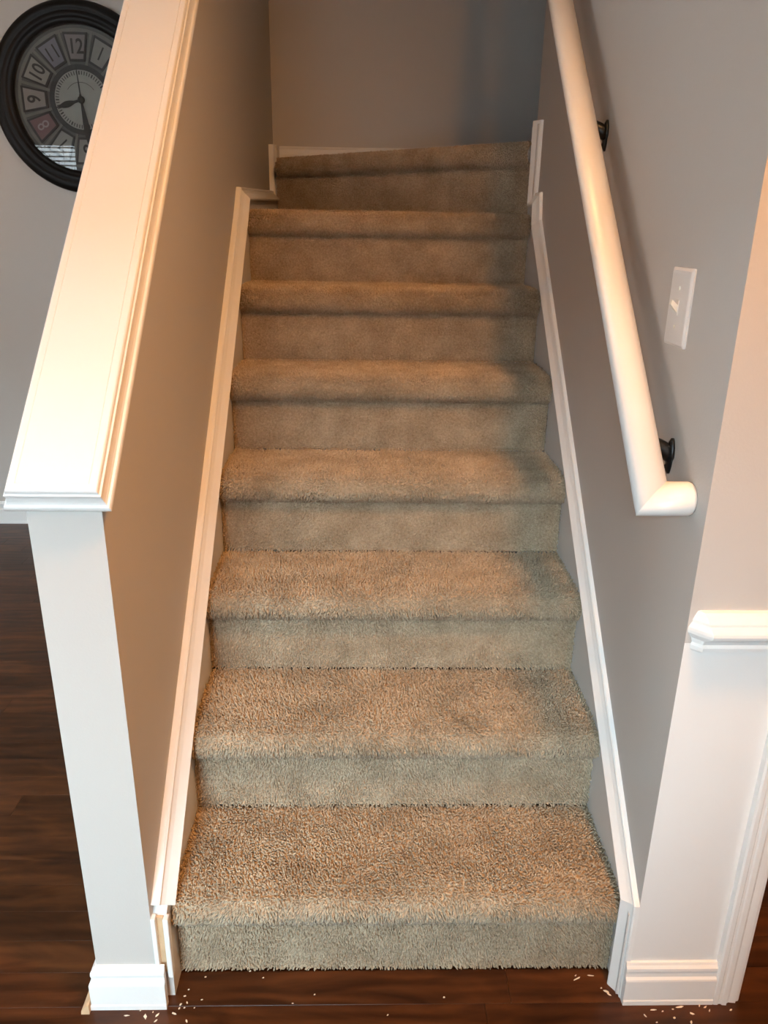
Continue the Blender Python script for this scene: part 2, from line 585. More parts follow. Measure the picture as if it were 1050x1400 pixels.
# chair rail with returned end
def chair_rail():
    prof = [(0.0, 0.787), (0.009, 0.787), (0.014, 0.790), (0.015, 0.797), (0.012, 0.802), (0.016, 0.810), (0.022, 0.814), (0.028, 0.819),
            (0.0295, 0.824), (0.029, 0.829), (0.023, 0.835), (0.020, 0.838), (0.020, 0.842), (0.012, 0.853), (0.008, 0.857), (0.0, 0.858)]
    rings = []
    mxn = 0.0295
    prof = [(n, h - 0.009) for n, h in prof]
    rings.append([(0.4475 + (mxn - n) * 0.55, YF, h) for n, h in prof])
    rings.append([(0.4475 + (mxn - n) * 0.55 + n * 1.0, YF - n, h) for n, h in prof])
    rings.append([(0.6135, YF - n, h) for n, h in prof])
    V, Fc = tube_rings(rings)
    return pyd('trim_9', V, Fc, 'white')
struct(chair_rail())

# door casing right of it
CAS = [(0.0, 0.0), (0.0, 0.013), (0.003, 0.016), (0.010, 0.0165), (0.013, 0.0145), (0.017, 0.0145), (0.019, 0.017), (0.027, 0.0175), (0.029, 0.0135),
       (0.034, 0.0115), (0.041, 0.0125), (0.047, 0.013), (0.049, 0.0095), (0.054, 0.0085), (0.056, 0.007), (0.056, 0.0)]
mpc = lambda a, b, h: (a, YF - h, b)
struct(sweep('trim_10', [(0.6130, 0.0), (0.6130, 2.09), (1.54, 2.09), (1.54, 0.0)], [(-n, h) for n, h in CAS], mpc, 'white'))
struct(boxes('trim_11', [((0.645, YF, -0.004), (0.662, 0.056, 2.05)), ((1.49, YF, -0.004), (1.508, 0.056, 2.05)), ((0.662, YF, 2.035), (1.49, 0.056, 2.05))], 'white'))

# sloping cap on the knee wall
def wall_cap():
    th = math.atan(SLOPE)
    t = Vector((0, math.cos(th), math.sin(th)))
    n = Vector((0, -math.sin(th), math.cos(th)))
    xc = (KX0 + XL) / 2 - 0.002
    o = Vector((xc, YF, zk0))
    L = (CEIL - zk0) / math.sin(th) - 0.02
    prof = [(0.052, 0.0), (0.0765, 0.0), (0.0775, 0.003), (0.0770, 0.0065), (0.0755, 0.009), (0.0725, 0.0105), (0.0705, 0.014), (0.0690, 0.019),
            (0.0682, 0.0235), (0.0690, 0.026), (0.0690, 0.0285), (0.0665, 0.030), (0.0655, 0.034), (0.0640, 0.036), (0.0625, 0.0365), (0.0532, 0.0365), (0.0524, 0.0352),
            (0.0516, 0.0365)]
    rings = []
    for w, u in prof:
        s0 = -(w - 0.052) + 0.006
        u *= 1.12
        rings.append([o + Vector((-w, 0, 0)) + t * s0 + n * u, o + Vector((w, 0, 0)) + t * s0 + n * u,
                      o + Vector((w, 0, 0)) + t * L + n * u, o + Vector((-w, 0, 0)) + t * L + n * u])
    V, Fc = tube_rings(rings)
    return pyd('trim_12', V, Fc, 'white')
struct(wall_cap())

# ------------------------------------------------------------------ carpeted stairs
def wavy(k, seed, s):
    r = np.random.default_rng(seed)
    w = r.normal(0, s, (k, 2))
    ph = r.uniform(0, 6.283, k)
    return lambda u, v: np.sin(np.outer(u, w[:, 0]) + np.outer(v, w[:, 1]) + ph).sum(1) / math.sqrt(k)

def tufts(P, Nn, lean, h, r):
    """tapered three-sided yarn tufts: points, normals, lean vectors"""
    n = len(P)
    d = Nn + lean
    d /= np.linalg.norm(d, axis=1, keepdims=True)
    a = np.cross(d, rng.normal(0, 1, (n, 3)))
    a /= np.linalg.norm(a, axis=1, keepdims=True)
    b = np.cross(d, a)
    h = h * rng.uniform(0.75, 1.2, (n, 1))
    r = r * rng.uniform(0.8, 1.25, (n, 1))
    V = np.zeros((n, 7, 3))
    for k in range(3):
        c, s = math.cos(2.0944 * k), math.sin(2.0944 * k)
        V[:, k] = P + (a * c + b * s) * r
        V[:, 3 + k] = P + d * h * 0.66 + lean * h * 0.12 + (a * c + b * s) * r * 0.92
    V[:, 6] = P + d * h + lean * h * 0.35
    V[:, :, 0] = np.clip(V[:, :, 0], SL - 0.0005, SR + 0.0005)
    base = (np.arange(n) * 7)[:, None]
    F4 = np.concatenate([base + np.array([[k, (k + 1) % 3, 3 + (k + 1) % 3, 3 + k]]) for k in range(3)], 0)
    F3 = np.concatenate([base + np.array([[3 + k, 3 + (k + 1) % 3, 6]]) for k in range(3)], 0)
    return V.reshape(-1, 3), F4, F3

def raw_mesh(name, Vs, F4, F3, mat, parent, origin):
    me = bpy.data.meshes.new(name)
    nv = len(Vs)
    me.vertices.add(nv)
    me.vertices.foreach_set('co', (Vs - np.array(origin)).astype(np.float32).ravel())
    loops = np.concatenate([F4.ravel(), F3.ravel()]).astype(np.int32)
    tot = np.concatenate([np.full(len(F4), 4), np.full(len(F3), 3)]).astype(np.int32)
    start = np.concatenate([[0], np.cumsum(tot)[:-1]]).astype(np.int32)
    me.loops.add(len(loops))
    me.loops.foreach_set('vertex_index', loops)
    me.polygons.add(len(tot))
    me.polygons.foreach_set('loop_start', start)
    me.polygons.foreach_set('loop_total', tot)
    me.polygons.foreach_set('use_smooth', np.ones(len(tot), dtype=bool))
    me.update(calc_edges=True)
    me.materials.append(M[mat])
    o = bpy.data.objects.new(name, me)
    COL.objects.link(o)
    o.parent = parent
    o.location = Vector(origin) - parent_world(parent)
    return o

NOSE_OH, NOSE_R = 0.029, 0.033
def tread_profile(depth):
    """(y, z) from the back of a tread over the nose to the riser; y = 0 at the riser face below, z = 0 at the tread top"""
    pts = [(depth, 0.0), (depth * 0.5, 0.0005), (0.05, 0.0)]
    cy, cz = -NOSE_OH + NOSE_R, -NOSE_R - 0.003
    pts.append((cy + 0.012, -0.0005))
    for k in range(0, 11):
        a = math.radians(80 + 19 * k)
        pts.append((cy + NOSE_R * math.cos(a), cz + NOSE_R * math.sin(a)))
    pts.append((0.0, cz - NOSE_R))
    return pts

SP = 0.0043
def strip(profile, x0, x1, org, ax, ay, seed, lean_dir, keep=None, dens=1.0, base_drop=0.005, h=0.0100, r=0.0021, amp=0.62, zmin=-1.0):
    """carpet on a profile (y, z) extruded along ax; returns base + tufts arrays in world space.
       ax, ay: horizontal unit vectors (along the step, into the step)"""
    prof = np.array(profile)
    ax = np.array(ax); ay = np.array(ay); org = np.array(org)
    seg = np.diff(prof, axis=0)
    ln = np.linalg.norm(seg, axis=1)
    nrm = np.stack([seg[:, 1], -seg[:, 0]], 1) / ln[:, None]     # left of travel flipped: outward
    cum = np.concatenate([[0], np.cumsum(ln)])
    n = int((x1 - x0) * cum[-1] / SP ** 2 * dens)
    nx = int((x1 - x0) / SP)
    ns = max(2, int(cum[-1] / SP))
    U, T = np.meshgrid(np.linspace(x0 + 0.002, x1 - 0.002, nx), np.linspace(0.0008, cum[-1] - 0.0008, ns))
    U = U.ravel() + rng.normal(0, SP * 0.33, nx * ns)
    T = np.clip(T.ravel() + rng.normal(0, SP * 0.33, nx * ns), 0, cum[-1] - 1e-6)
    U = np.clip(U, x0 + 0.001, x1 - 0.001)
    i = np.clip(np.searchsorted(cum, T, side='right') - 1, 0, len(ln) - 1)
    f = ((T - cum[i]) / ln[i])[:, None]
    Q = prof[i] + seg[i] * f
    # blended normals for the round nose
    vn = np.zeros_like(prof)
    vn[:-1] += nrm; vn[1:] += nrm
    vn /= np.linalg.norm(vn, axis=1, keepdims=True)
    q = vn[i] * (1 - f) + vn[i + 1] * f
    q /= np.linalg.norm(q, axis=1, keepdims=True)
    W = lambda y, z, u: org + np.outer(u, ax) + np.outer(y, ay) + np.outer(z, [0, 0, 1])
    P = W(Q[:, 0] - q[:, 0] * base_drop, Q[:, 1] - q[:, 1] * base_drop, U)
    Nn = np.outer(q[:, 0], ay) + np.outer(q[:, 1], [0, 0, 1])
    w1, w2, w3 = wavy(14, seed, 22.0), wavy(14, seed + 50, 22.0), wavy(30, seed + 90, 330.0)
    w4 = wavy(30, seed + 130, 330.0)
    la = w1(U, T); lb = w2(U, T); lc = w3(U, T)
    tang = np.stack([seg[i][:, 0] / ln[i], seg[i][:, 1] / ln[i]], 1)
    TG = np.outer(tang[:, 0], ay) + np.outer(tang[:, 1], [0, 0, 1])
    lean = TG * (lean_dir + 0.17 * la + amp * 0.34 * lc)[:, None] + np.outer(0.18 * lb + amp * 0.42 * w4(U, T), ax) + rng.normal(0, 0.13, P.shape)
    if keep is not None:
        k = keep(P)
        P, Nn, lean = P[k], Nn[k], lean[k]
    Vt, F4, F3 = tufts(P, Nn, lean, h, r)
    Vt[:, 2] = np.maximum(Vt[:, 2], zmin)
    # backing sheet
    back = prof - vn * (base_drop + 0.0005)
    m = len(back)
    vb = np.concatenate([W(back[:, 0], back[:, 1], np.full(m, x0)), W(back[:, 0], back[:, 1], np.full(m, x1))])
    fb = np.array([[k, k + 1, m + k + 1, m + k] for k in range(m - 1)])
    return (Vt, F4, F3), (vb, fb)

def assemble(name, parts, mat, parent, origin, extra=None):
    Vs, A4, A3, k = [], [], [], 0
    for (Vt, F4, F3), (vb, fb) in parts:
        Vs.append(Vt); A4.append(F4 + k); A3.append(F3 + k); k += len(Vt)
        if vb is not None:
            Vs.append(vb); A4.append(fb + k); k += len(vb)
    return raw_mesh(name, np.concatenate(Vs), np.concatenate(A4), np.concatenate(A3), mat, parent, origin)

stairs = tag(empty('staircase', (0, 0, 0)), 'beige carpeted staircase between the knee wall and the handrail wall', 'staircase')
XC0, XC1 = SL + 0.001, SR - 0.001
EX, EY = (1, 0, 0), (0, 1, 0)
for n in range(7):
    y, z = n * RUN, n * RISE
    rp = [(0.0, RISE - 2 * NOSE_R - 0.002), (0.0, 0.0038)]
    assemble('riser', [strip(rp, XC0, XC1, (0, y, z), EX, EY, 300 + n, 0.14, h=0.0080, r=0.0020, amp=0.3, zmin=0.0025 if n == 0 else -1)], 'carpet', stairs, (0, y, z))
    if n < 6:
        tp = tread_profile(RUN + 0.006)
        assemble('tread', [strip(tp, XC0, XC1, (0, y, z + RISE), EX, EY, 500 + n, 0.38)], 'carpet', stairs, (0, y, z + RISE))

# seventh tread: a winder that widens to the left, then the diagonal riser and the landing
y7, z7 = 6 * RUN, 7 * RISE
pA, pB = Vector((SR, 1.415, 0)), Vector((SL, 2.185, 0))
dv = (pA - pB).normalized()
nv = Vector((-dv.y, dv.x, 0))
def in_front(P):
    return ((P[:, 0] - pB.x) * nv.x + (P[:, 1] - pB.y) * nv.y < 0.002)
def flat(x0, x1, y0, y1, z, seed):
    pr = [(y1 - y0, 0.0), (0.0, 0.0)]
    return pr
t7 = strip(tread_profile(0.04), XC0, XC1, (0, y7, z7), EX, EY, 610, 0.38, keep=in_front)
t7b = strip([(2.2 - y7 - 0.04, 0.0), (0.0, 0.0)], XC0, XC1, (0, y7 + 0.04, z7), EX, EY, 611, 0.2, keep=in_front)
assemble('tread', [t7, t7b], 'carpet', stairs, (0, y7, z7))
LD = (pA - pB).length
rp = [(0.0, RISE - 2 * NOSE_R - 0.002), (0.0, 0.0038)]
assemble('riser', [strip(rp, 0.002, LD - 0.002, (pB.x, pB.y, z7), tuple(dv), tuple(nv), 620, 0.14, h=0.0080, r=0.0020, amp=0.3)], 'carpet', stairs, (pB.x, pB.y, z7))
def in_landing(P):
    return (P[:, 1] < YB - 0.022) & (P[:, 0] < SR - 0.002) & (P[:, 0] > SL)
nose8 = strip([(0.020, 0.0)] + tread_profile(0.052)[3:], 0.026, LD - 0.002, (pB.x, pB.y, z7 + RISE), tuple(dv), tuple(nv), 630, 0.38, keep=in_landing)
land = strip([(YB - 1.43, 0.0), (0.0, 0.0)], SL, SR, (0, 1.43, z7 + RISE), EX, EY, 631, 0.2,
             keep=lambda P: (((P[:, 0] - pB.x) * nv.x + (P[:, 1] - pB.y) * nv.y) > 0.018) & in_landing(P))
lv = [(pB + nv * 0.018), (pA + nv * 0.018), Vector((SR, 1.48, 0)), Vector((SR, YB - 0.006, 0)), Vector((SL, YB - 0.006, 0))]
zl = z7 + RISE - 0.0055
lvb = (np.array([[v.x, v.y, zl] for v in (lv[0], lv[1], lv[2], lv[3])] + [[lv[4].x, lv[4].y, zl]]), np.array([[0, 1, 2, 3], [0, 3, 4, 4]])[:1])
assemble('tread', [nose8, (land[0], lvb)], 'carpet', stairs, (0, 1.43, z7 + RISE))
# rough carcass under the carpet keeps light out
cv = []
for n in range(7):
    cv.append(((SL, n * RUN + 0.012, n * RISE), (SR, (n + 1) * RUN + 0.02 if n < 6 else 1.42, (n + 1) * RISE - 0.012)))
cb = boxes('carcass', cv, 'raw', stairs)

# ------------------------------------------------------------------ handrail
def handrail():
    r = 0.0275
    xr = 0.383
    y0, z0 = -0.004, 1.014
    yt = y0 + 1.62
    hr = tag(empty('handrail', (xr, y0, z0)), 'round white wall handrail with a mitred return, on black brackets', 'handrail')
    th = math.atan(0.935)
    t = Vector((0, math.cos(th), math.sin(th)))
    n = Vector((0, -math.sin(th), math.cos(th)))
    seg = 32
    A = Vector((xr, y0, z0))
    # mitred corner: ring lies in the plane that halves the angle between +x and t
    rings = []
    for k in range(2):
        c = A if k == 0 else Vector((xr, yt, z0 + (yt - y0) * 0.935))
        ring = []
        for i in range(seg):
            a = 2 * math.pi * i / seg
            off = Vector((math.cos(a) * r, 0, 0)) + n * math.sin(a) * r
            if k == 0:
                off = off + t * (math.cos(a) * r)      # 45 degree mitre
            ring.append(c + off)
        rings.append(ring)
    V, Fc = tube_rings(rings)
    pyd('rail', V, Fc, 'white', hr, smooth=False)
    rings2 = [[p.copy() for p in rings[0]]]
    for f in (1.0,):
        ring = []
        for i in range(seg):
            a = 2 * math.pi * i / seg
            ring.append(Vector((XR - 0.006, A.y, A.z)) + n * math.sin(a) * r + t * (math.cos(a) * r))
        rings2.append(ring)
    c2 = Vector((XR, A.y, A.z))
    rings2.append([c2 + (p - Vector((XR - 0.006, A.y, A.z))) * 0.90 - Vector((0.0005, 0, 0)) for p in rings2[1]])
    V, Fc = tube_rings(rings2)
    pyd('rail_return', V, Fc, 'white', hr)
    for o in hr.children:
        for p in o.data.polygons:
            p.use_smooth = len(p.vertices) == 4
    # brackets
    for by in (0.105, 0.690, 1.30):
        bz = z0 + (by - y0) * 0.935
        # wall plate: tall rounded shield, wider at its top
        pz, py = bz - 0.060, by - 0.010
        out = []
        for i in range(24):
            a = 2 * math.pi * i / 24
            w = 0.0125 if math.sin(a) > 0 else 0.0085
            out.append((math.cos(a) * w * (1.0 if abs(math.sin(a)) < 0.7 else 0.92), math.sin(a) * 0.031))
        rg = []
        for x, s in ((XR - 0.0003, 1.0), (XR - 0.004, 1.0), (XR - 0.0075, 0.78), (XR - 0.0085, 0.4)):
            rg.append([(x, py + u * s, pz + v * s) for u, v in out])
        V, Fc = tube_rings(rg)
        bk = pyd('bracket', V, Fc, 'black', hr, smooth=True)
        # curved arm to the saddle below the rail
        rg = []
        steps = 9
        for k in range(steps + 1):
            f = k / steps
            x = XR - 0.006 - f * (XR - 0.006 - xr)
            zz = pz + 0.004 + (bz - r * 1.02 - pz - 0.004) * (f ** 0.8)
            yy = py + (by - py) * f
            tg = Vector((-(XR - xr), 0, 0.001 + 1.7 * f ** 0.7 * (bz - r - pz) * 0.9)).normalized()
            up = Vector((tg.z, 0, -tg.x))
            rr = 0.0125 - 0.0045 * f
            rg.append([Vector((x, yy, zz)) + up * rr * math.cos(2 * math.pi * i / 12) * 1.25 + Vector((0, 1, 0)) * rr * math.sin(2 * math.pi * i / 12) for i in range(12)])
        V, Fc = tube_rings(rg)
        pyd('arm', V, Fc, 'black', bk, smooth=True)
        # saddle plate hugging the underside
        rg = []
        for s in (-0.020, 0.020):
            ring = []
            for a in (-120, -110, -100, -90, -80, -70, -60):
                ring.append(Vector((xr, by, bz)) + Vector((math.cos(math.radians(a)), 0, 0)) * (r + 0.0003) + n * math.sin(math.radians(a)) * (r + 0.0003) + t * s)
            for a in (-60, -70, -80, -90, -100, -110, -120):
                ring.append(Vector((xr, by, bz)) + Vector((math.cos(math.radians(a)), 0, 0)) * (r + 0.003) + n * math.sin(math.radians(a)) * (r + 0.003) + t * s)
            rg.append(ring)
        V, Fc = tube_rings(rg)
        pyd('saddle', V, Fc, 'black', bk)
        # screw heads
        for sz in (0.018, -0.018):
            rg = [[(XR - xo, py + math.cos(2 * math.pi * i / 10) * rr, pz + sz + math.sin(2 * math.pi * i / 10) * rr) for i in range(10)]
                  for xo, rr in ((0.003, 0.004), (0.0088, 0.0038), (0.0098, 0.002))]
            V, Fc = tube_rings(rg)
            pyd('screw', V, Fc, 'black', bk)
handrail()

# ------------------------------------------------------------------ light switch
def switch():
    yc, zc = 0.145, 1.2935
    hy, hz = 0.043, 0.062
    sw = tag(empty('light_switch', (XR, yc, zc)), 'white toggle light switch on the wall beside the handrail', 'light switch')
    rg = []
    for d, s in ((0.0003, 0.0), (0.0035, 0.0), (0.0060, 0.0045), (0.0066, 0.009)):
        ring = []
        for cy, cz, a0 in ((hy, hz, 0), (-hy, hz, 90), (-hy, -hz, 180), (hy, -hz, 270)):
            for k in range(4):
                a = math.radians(a0 + k * 30)
                cr = 0.003
                ring.append((XR - d, yc + (cy - math.copysign(s + cr, cy)) + cr * math.cos(a), zc + (cz - math.copysign(s + cr, cz)) + cr * math.sin(a)))
        rg.append(ring)
    V, Fc = tube_rings(rg)
    pyd('cover_plate', V, Fc, 'plate', sw)
    tg = boxes('toggle_collar', [((XR - 0.0074, yc - 0.0055, zc - 0.012), (XR - 0.0062, yc + 0.0055, zc + 0.012))], 'plate', sw, bevel=0.0004)
    # lever, tipped up
    b0 = XR - 0.0068
    v = [(b0, yc - 0.0045, zc - 0.0085), (b0, yc + 0.0045, zc - 0.0085), (b0, yc + 0.0045, zc + 0.0035), (b0, yc - 0.0045, zc + 0.0035),
         (b0 - 0.0120, yc - 0.0036, zc + 0.0045), (b0 - 0.0120, yc + 0.0036, zc + 0.0045), (b0 - 0.0105, yc + 0.0036, zc + 0.0125), (b0 - 0.0105, yc - 0.0036, zc + 0.0125)]
    f = [(0, 3, 2, 1), (4, 5, 6, 7), (0, 1, 5, 4), (1, 2, 6, 5), (2, 3, 7, 6), (3, 0, 4, 7)]
    pyd('toggle', v, f, 'toggle', sw)
    for s in (-1, 1):
        rg = [[(XR - xo, yc + math.cos(2 * math.pi * i / 12) * rr, zc + s * 0.030 + math.sin(2 * math.pi * i / 12) * rr) for i in range(12)]
              for xo, rr in ((0.0060, 0.0032), (0.0074, 0.0030), (0.0080, 0.0016))]
        V, Fc = tube_rings(rg)
        pyd('screw', V, Fc, 'toggle', sw)
switch()

# ------------------------------------------------------------------ wall clock
def text_mesh(body, size, bold=0.0):
    cu = bpy.data.curves.new('numeral_curve', 'FONT')
    cu.body = body
    cu.size = size
    cu.align_x = 'CENTER'
    cu.align_y = 'CENTER'
    cu.extrude = 0.0006
    cu.offset = bold
    cu.resolution_u = 4
    tmp = bpy.data.objects.new('numeral_tmp', cu)
    COL.objects.link(tmp)
    bpy.context.view_layer.update()
    me = bpy.data.meshes.new_from_object(tmp.evaluated_get(bpy.context.evaluated_depsgraph_get()))
    bpy.data.objects.remove(tmp)
    return me

def clock():
    c = Vector((-1.262, YC - 0.0005, 1.896))
    ck = tag(empty('wall_clock', c), 'large round black framed wall clock with number plates behind glass', 'clock')
    R = 0.362
    prof = [(R - 0.012, 0.0), (R, 0.004), (R, 0.022), (R - 0.006, 0.032), (R - 0.022, 0.040), (R - 0.036, 0.040), (R - 0.041, 0.036), (R - 0.045, 0.037), (R - 0.056, 0.042),
            (R - 0.066, 0.038), (R - 0.070, 0.033), (R - 0.074, 0.034), (R - 0.083, 0.030), (R - 0.088, 0.022), (R - 0.088, 0.004), (R - 0.06, 0.0)]
    V, Fc = lathe_y(prof + [prof[0]], c, 96)
    fr = pyd('frame', V, Fc, 'clockblack', ck)
    for p in fr.data.polygons:
        p.use_smooth = True
    ri = R - 0.087
    V, Fc = lathe_y([(0.0001, 0.006), (ri, 0.006), (ri, 0.001), (0.0001, 0.001)], c, 64)
    dial = pyd('dial', V, Fc, 'dial', ck)
    # metal rings
    for (ra, rb, h0, h1, nm) in ((0.262, 0.249, 0.0062, 0.0075, 'dialring'), (0.132, 0.112, 0.0062, 0.010, 'dialframe')):
        V, Fc = lathe_y([(ra, h0), (ra, h1), (rb, h1), (rb, h0)], c, 64)
        pyd('ring', V, Fc, nm, dial)
    V, Fc = lathe_y([(0.0001, 0.0085), (0.113, 0.0085), (0.113, 0.0062), (0.0001, 0.0062)], c, 64)
    cen = pyd('centre_dial', V, Fc, 'dialcentre', ck)
    # minute ticks joined: too small to pick apart
    V, Fc = [], []
    for k in range(60):
        a = math.radians(90 - 6 * k)
        r0, r1 = (0.094, 0.108)
        w = 0.0016 if k % 5 else 0.0026
        t = Vector((-math.sin(a), 0, math.cos(a))); d = Vector((math.cos(a), 0, math.sin(a)))
        k0 = len(V)
        for hh in (0.0085, 0.0092):
            for r_, s_ in ((r0, -1), (r0, 1), (r1, 1), (r1, -1)):
                V.append(c + d * r_ + t * s_ * w + Vector((0, -hh, 0)))
        Fc += [tuple(k0 + i for i in q) for q in [(0, 1, 2, 3), (4, 5, 6, 7), (0, 1, 5, 4), (1, 2, 6, 5), (2, 3, 7, 6), (3, 0, 4, 7)]]
    tk = pyd('minute_marks', V, Fc, 'ink', cen)
    tk['kind'] = 'stuff'
    # thin printed arc on the centre dial
    V, Fc = [], []
    for k in range(21):
        a = math.radians(35 + 110 * k / 20)
        for r_ in (0.0655, 0.0672):
            V.append(c + Vector((math.cos(a) * r_, -0.0088, math.sin(a) * r_)))
        if k:
            q = 2 * k
            Fc.append((q - 2, q - 1, q + 1, q))
    pyd('printed_arc', V, Fc, 'ink', cen)
    # twelve number plates
    cards = {12: 0, 1: 2, 11: 1, 10: 2, 9: 3, 8: 4, 7: 2}
    for hnum in range(1, 13):
        a = math.radians(90 - 30 * hnum)
        d = Vector((math.cos(a), 0, math.sin(a))); t = Vector((math.sin(a), 0, -math.cos(a)))
        def wedge(r0, r1, w0, w1, h0, h1):
            q = []
            for hh in (h0, h1):
                q += [c + d * r0 - t * w0 + Vector((0, -hh, 0)), c + d * r0 + t * w0 + Vector((0, -hh, 0)),
                      c + d * r1 + t * w1 + Vector((0, -hh, 0)), c + d * r1 - t * w1 + Vector((0, -hh, 0))]
            return q
        bf = [(0, 3, 2, 1), (4, 5, 6, 7), (0, 1, 5, 4), (1, 2, 6, 5), (2, 3, 7, 6), (3, 0, 4, 7)]
        pl = pyd('number_plate', wedge(0.141, 0.246, 0.0315, 0.050, 0.0062, 0.0125), bf, 'dialframe', ck)
        pyd('card', wedge(0.150, 0.237, 0.0255, 0.0415, 0.0126, 0.0134), bf, 'card%d' % cards.get(hnum, hnum % 4), pl)
        me = text_mesh(str(hnum), 0.076, 0.0012 if hnum in (12, 9, 10, 3, 6) else 0.0)
        for v in me.vertices:                       # numeral upright along the radius, facing the room
            x, y, z = v.co
            v.co = (t * x * 0.82 + d * y) + d * 0.193 + Vector((0, -0.0140 - z * 1.0, 0))
        o = link('numeral', me, None)
        me.materials.clear()
        me.materials.append(M['inkpale' if hnum == 8 else 'ink'])
        o.parent = pl
        o.location = c - parent_world(pl)
        # joining bars between the plates
        a2 = a - math.radians(15)
        d2 = Vector((math.cos(a2), 0, math.sin(a2))); t2 = Vector((math.sin(a2), 0, -math.cos(a2)))
        q = []
        for hh in (0.0062, 0.0095):
            q += [c + d2 * 0.130 - t2 * 0.0055 + Vector((0, -hh, 0)), c + d2 * 0.130 + t2 * 0.0055 + Vector((0, -hh, 0)),
                  c + d2 * 0.256 + t2 * 0.0055 + Vector((0, -hh, 0)), c + d2 * 0.256 - t2 * 0.0055 + Vector((0, -hh, 0))]
        pyd('spoke', q, bf, 'dialring', dial)
    # hands at about half past eight
    def hand(name, deg, pts, h):
        a = math.radians(90 - deg)
        d = Vector((math.cos(a), 0, math.sin(a))); t = Vector((math.sin(a), 0, -math.cos(a)))
        n = len(pts)
        V = []
        for hh in (h, h + 0.0012):
            V += [c + d * r_ + t * w + Vector((0, -hh, 0)) for r_, w in pts] + [c + d * r_ - t * w + Vector((0, -hh, 0)) for r_, w in pts[::-1]]
        m = 2 * n
        Fc = [tuple(range(m)), tuple(range(2 * m - 1, m - 1, -1))] + [(i, (i + 1) % m, m + (i + 1) % m, m + i) for i in range(m)]
        pyd(name, V, Fc, 'ink', ck)
    hand('hour_hand', 254, [(-0.012, 0.004), (0.012, 0.0045), (0.03, 0.005), (0.05, 0.011), (0.066, 0.0125), (0.08, 0.010), (0.098, 0.0035), (0.112, 0.0012)], 0.0160)
    hand('minute_hand', 174, [(-0.02, 0.0045), (0.02, 0.005), (0.08, 0.011), (0.12, 0.0135), (0.16, 0.009), (0.205, 0.0018)], 0.0175)
    hand('second_hand', 357, [(-0.03, 0.003), (0.0, 0.0022), (0.06, 0.0026), (0.128, 0.0010)], 0.0190)
    V, Fc = lathe_y([(0.0001, 0.0215), (0.013, 0.0208), (0.0145, 0.0185), (0.0145, 0.0155), (0.0001, 0.0155)], c, 24)
    pyd('hub', V, Fc, 'ink', ck, smooth=True)
    V, Fc = lathe_y([(0.0001, 0.026), (ri + 0.001, 0.026)], c, 64)
    pyd('glass', V, Fc, 'glass', ck)
clock()

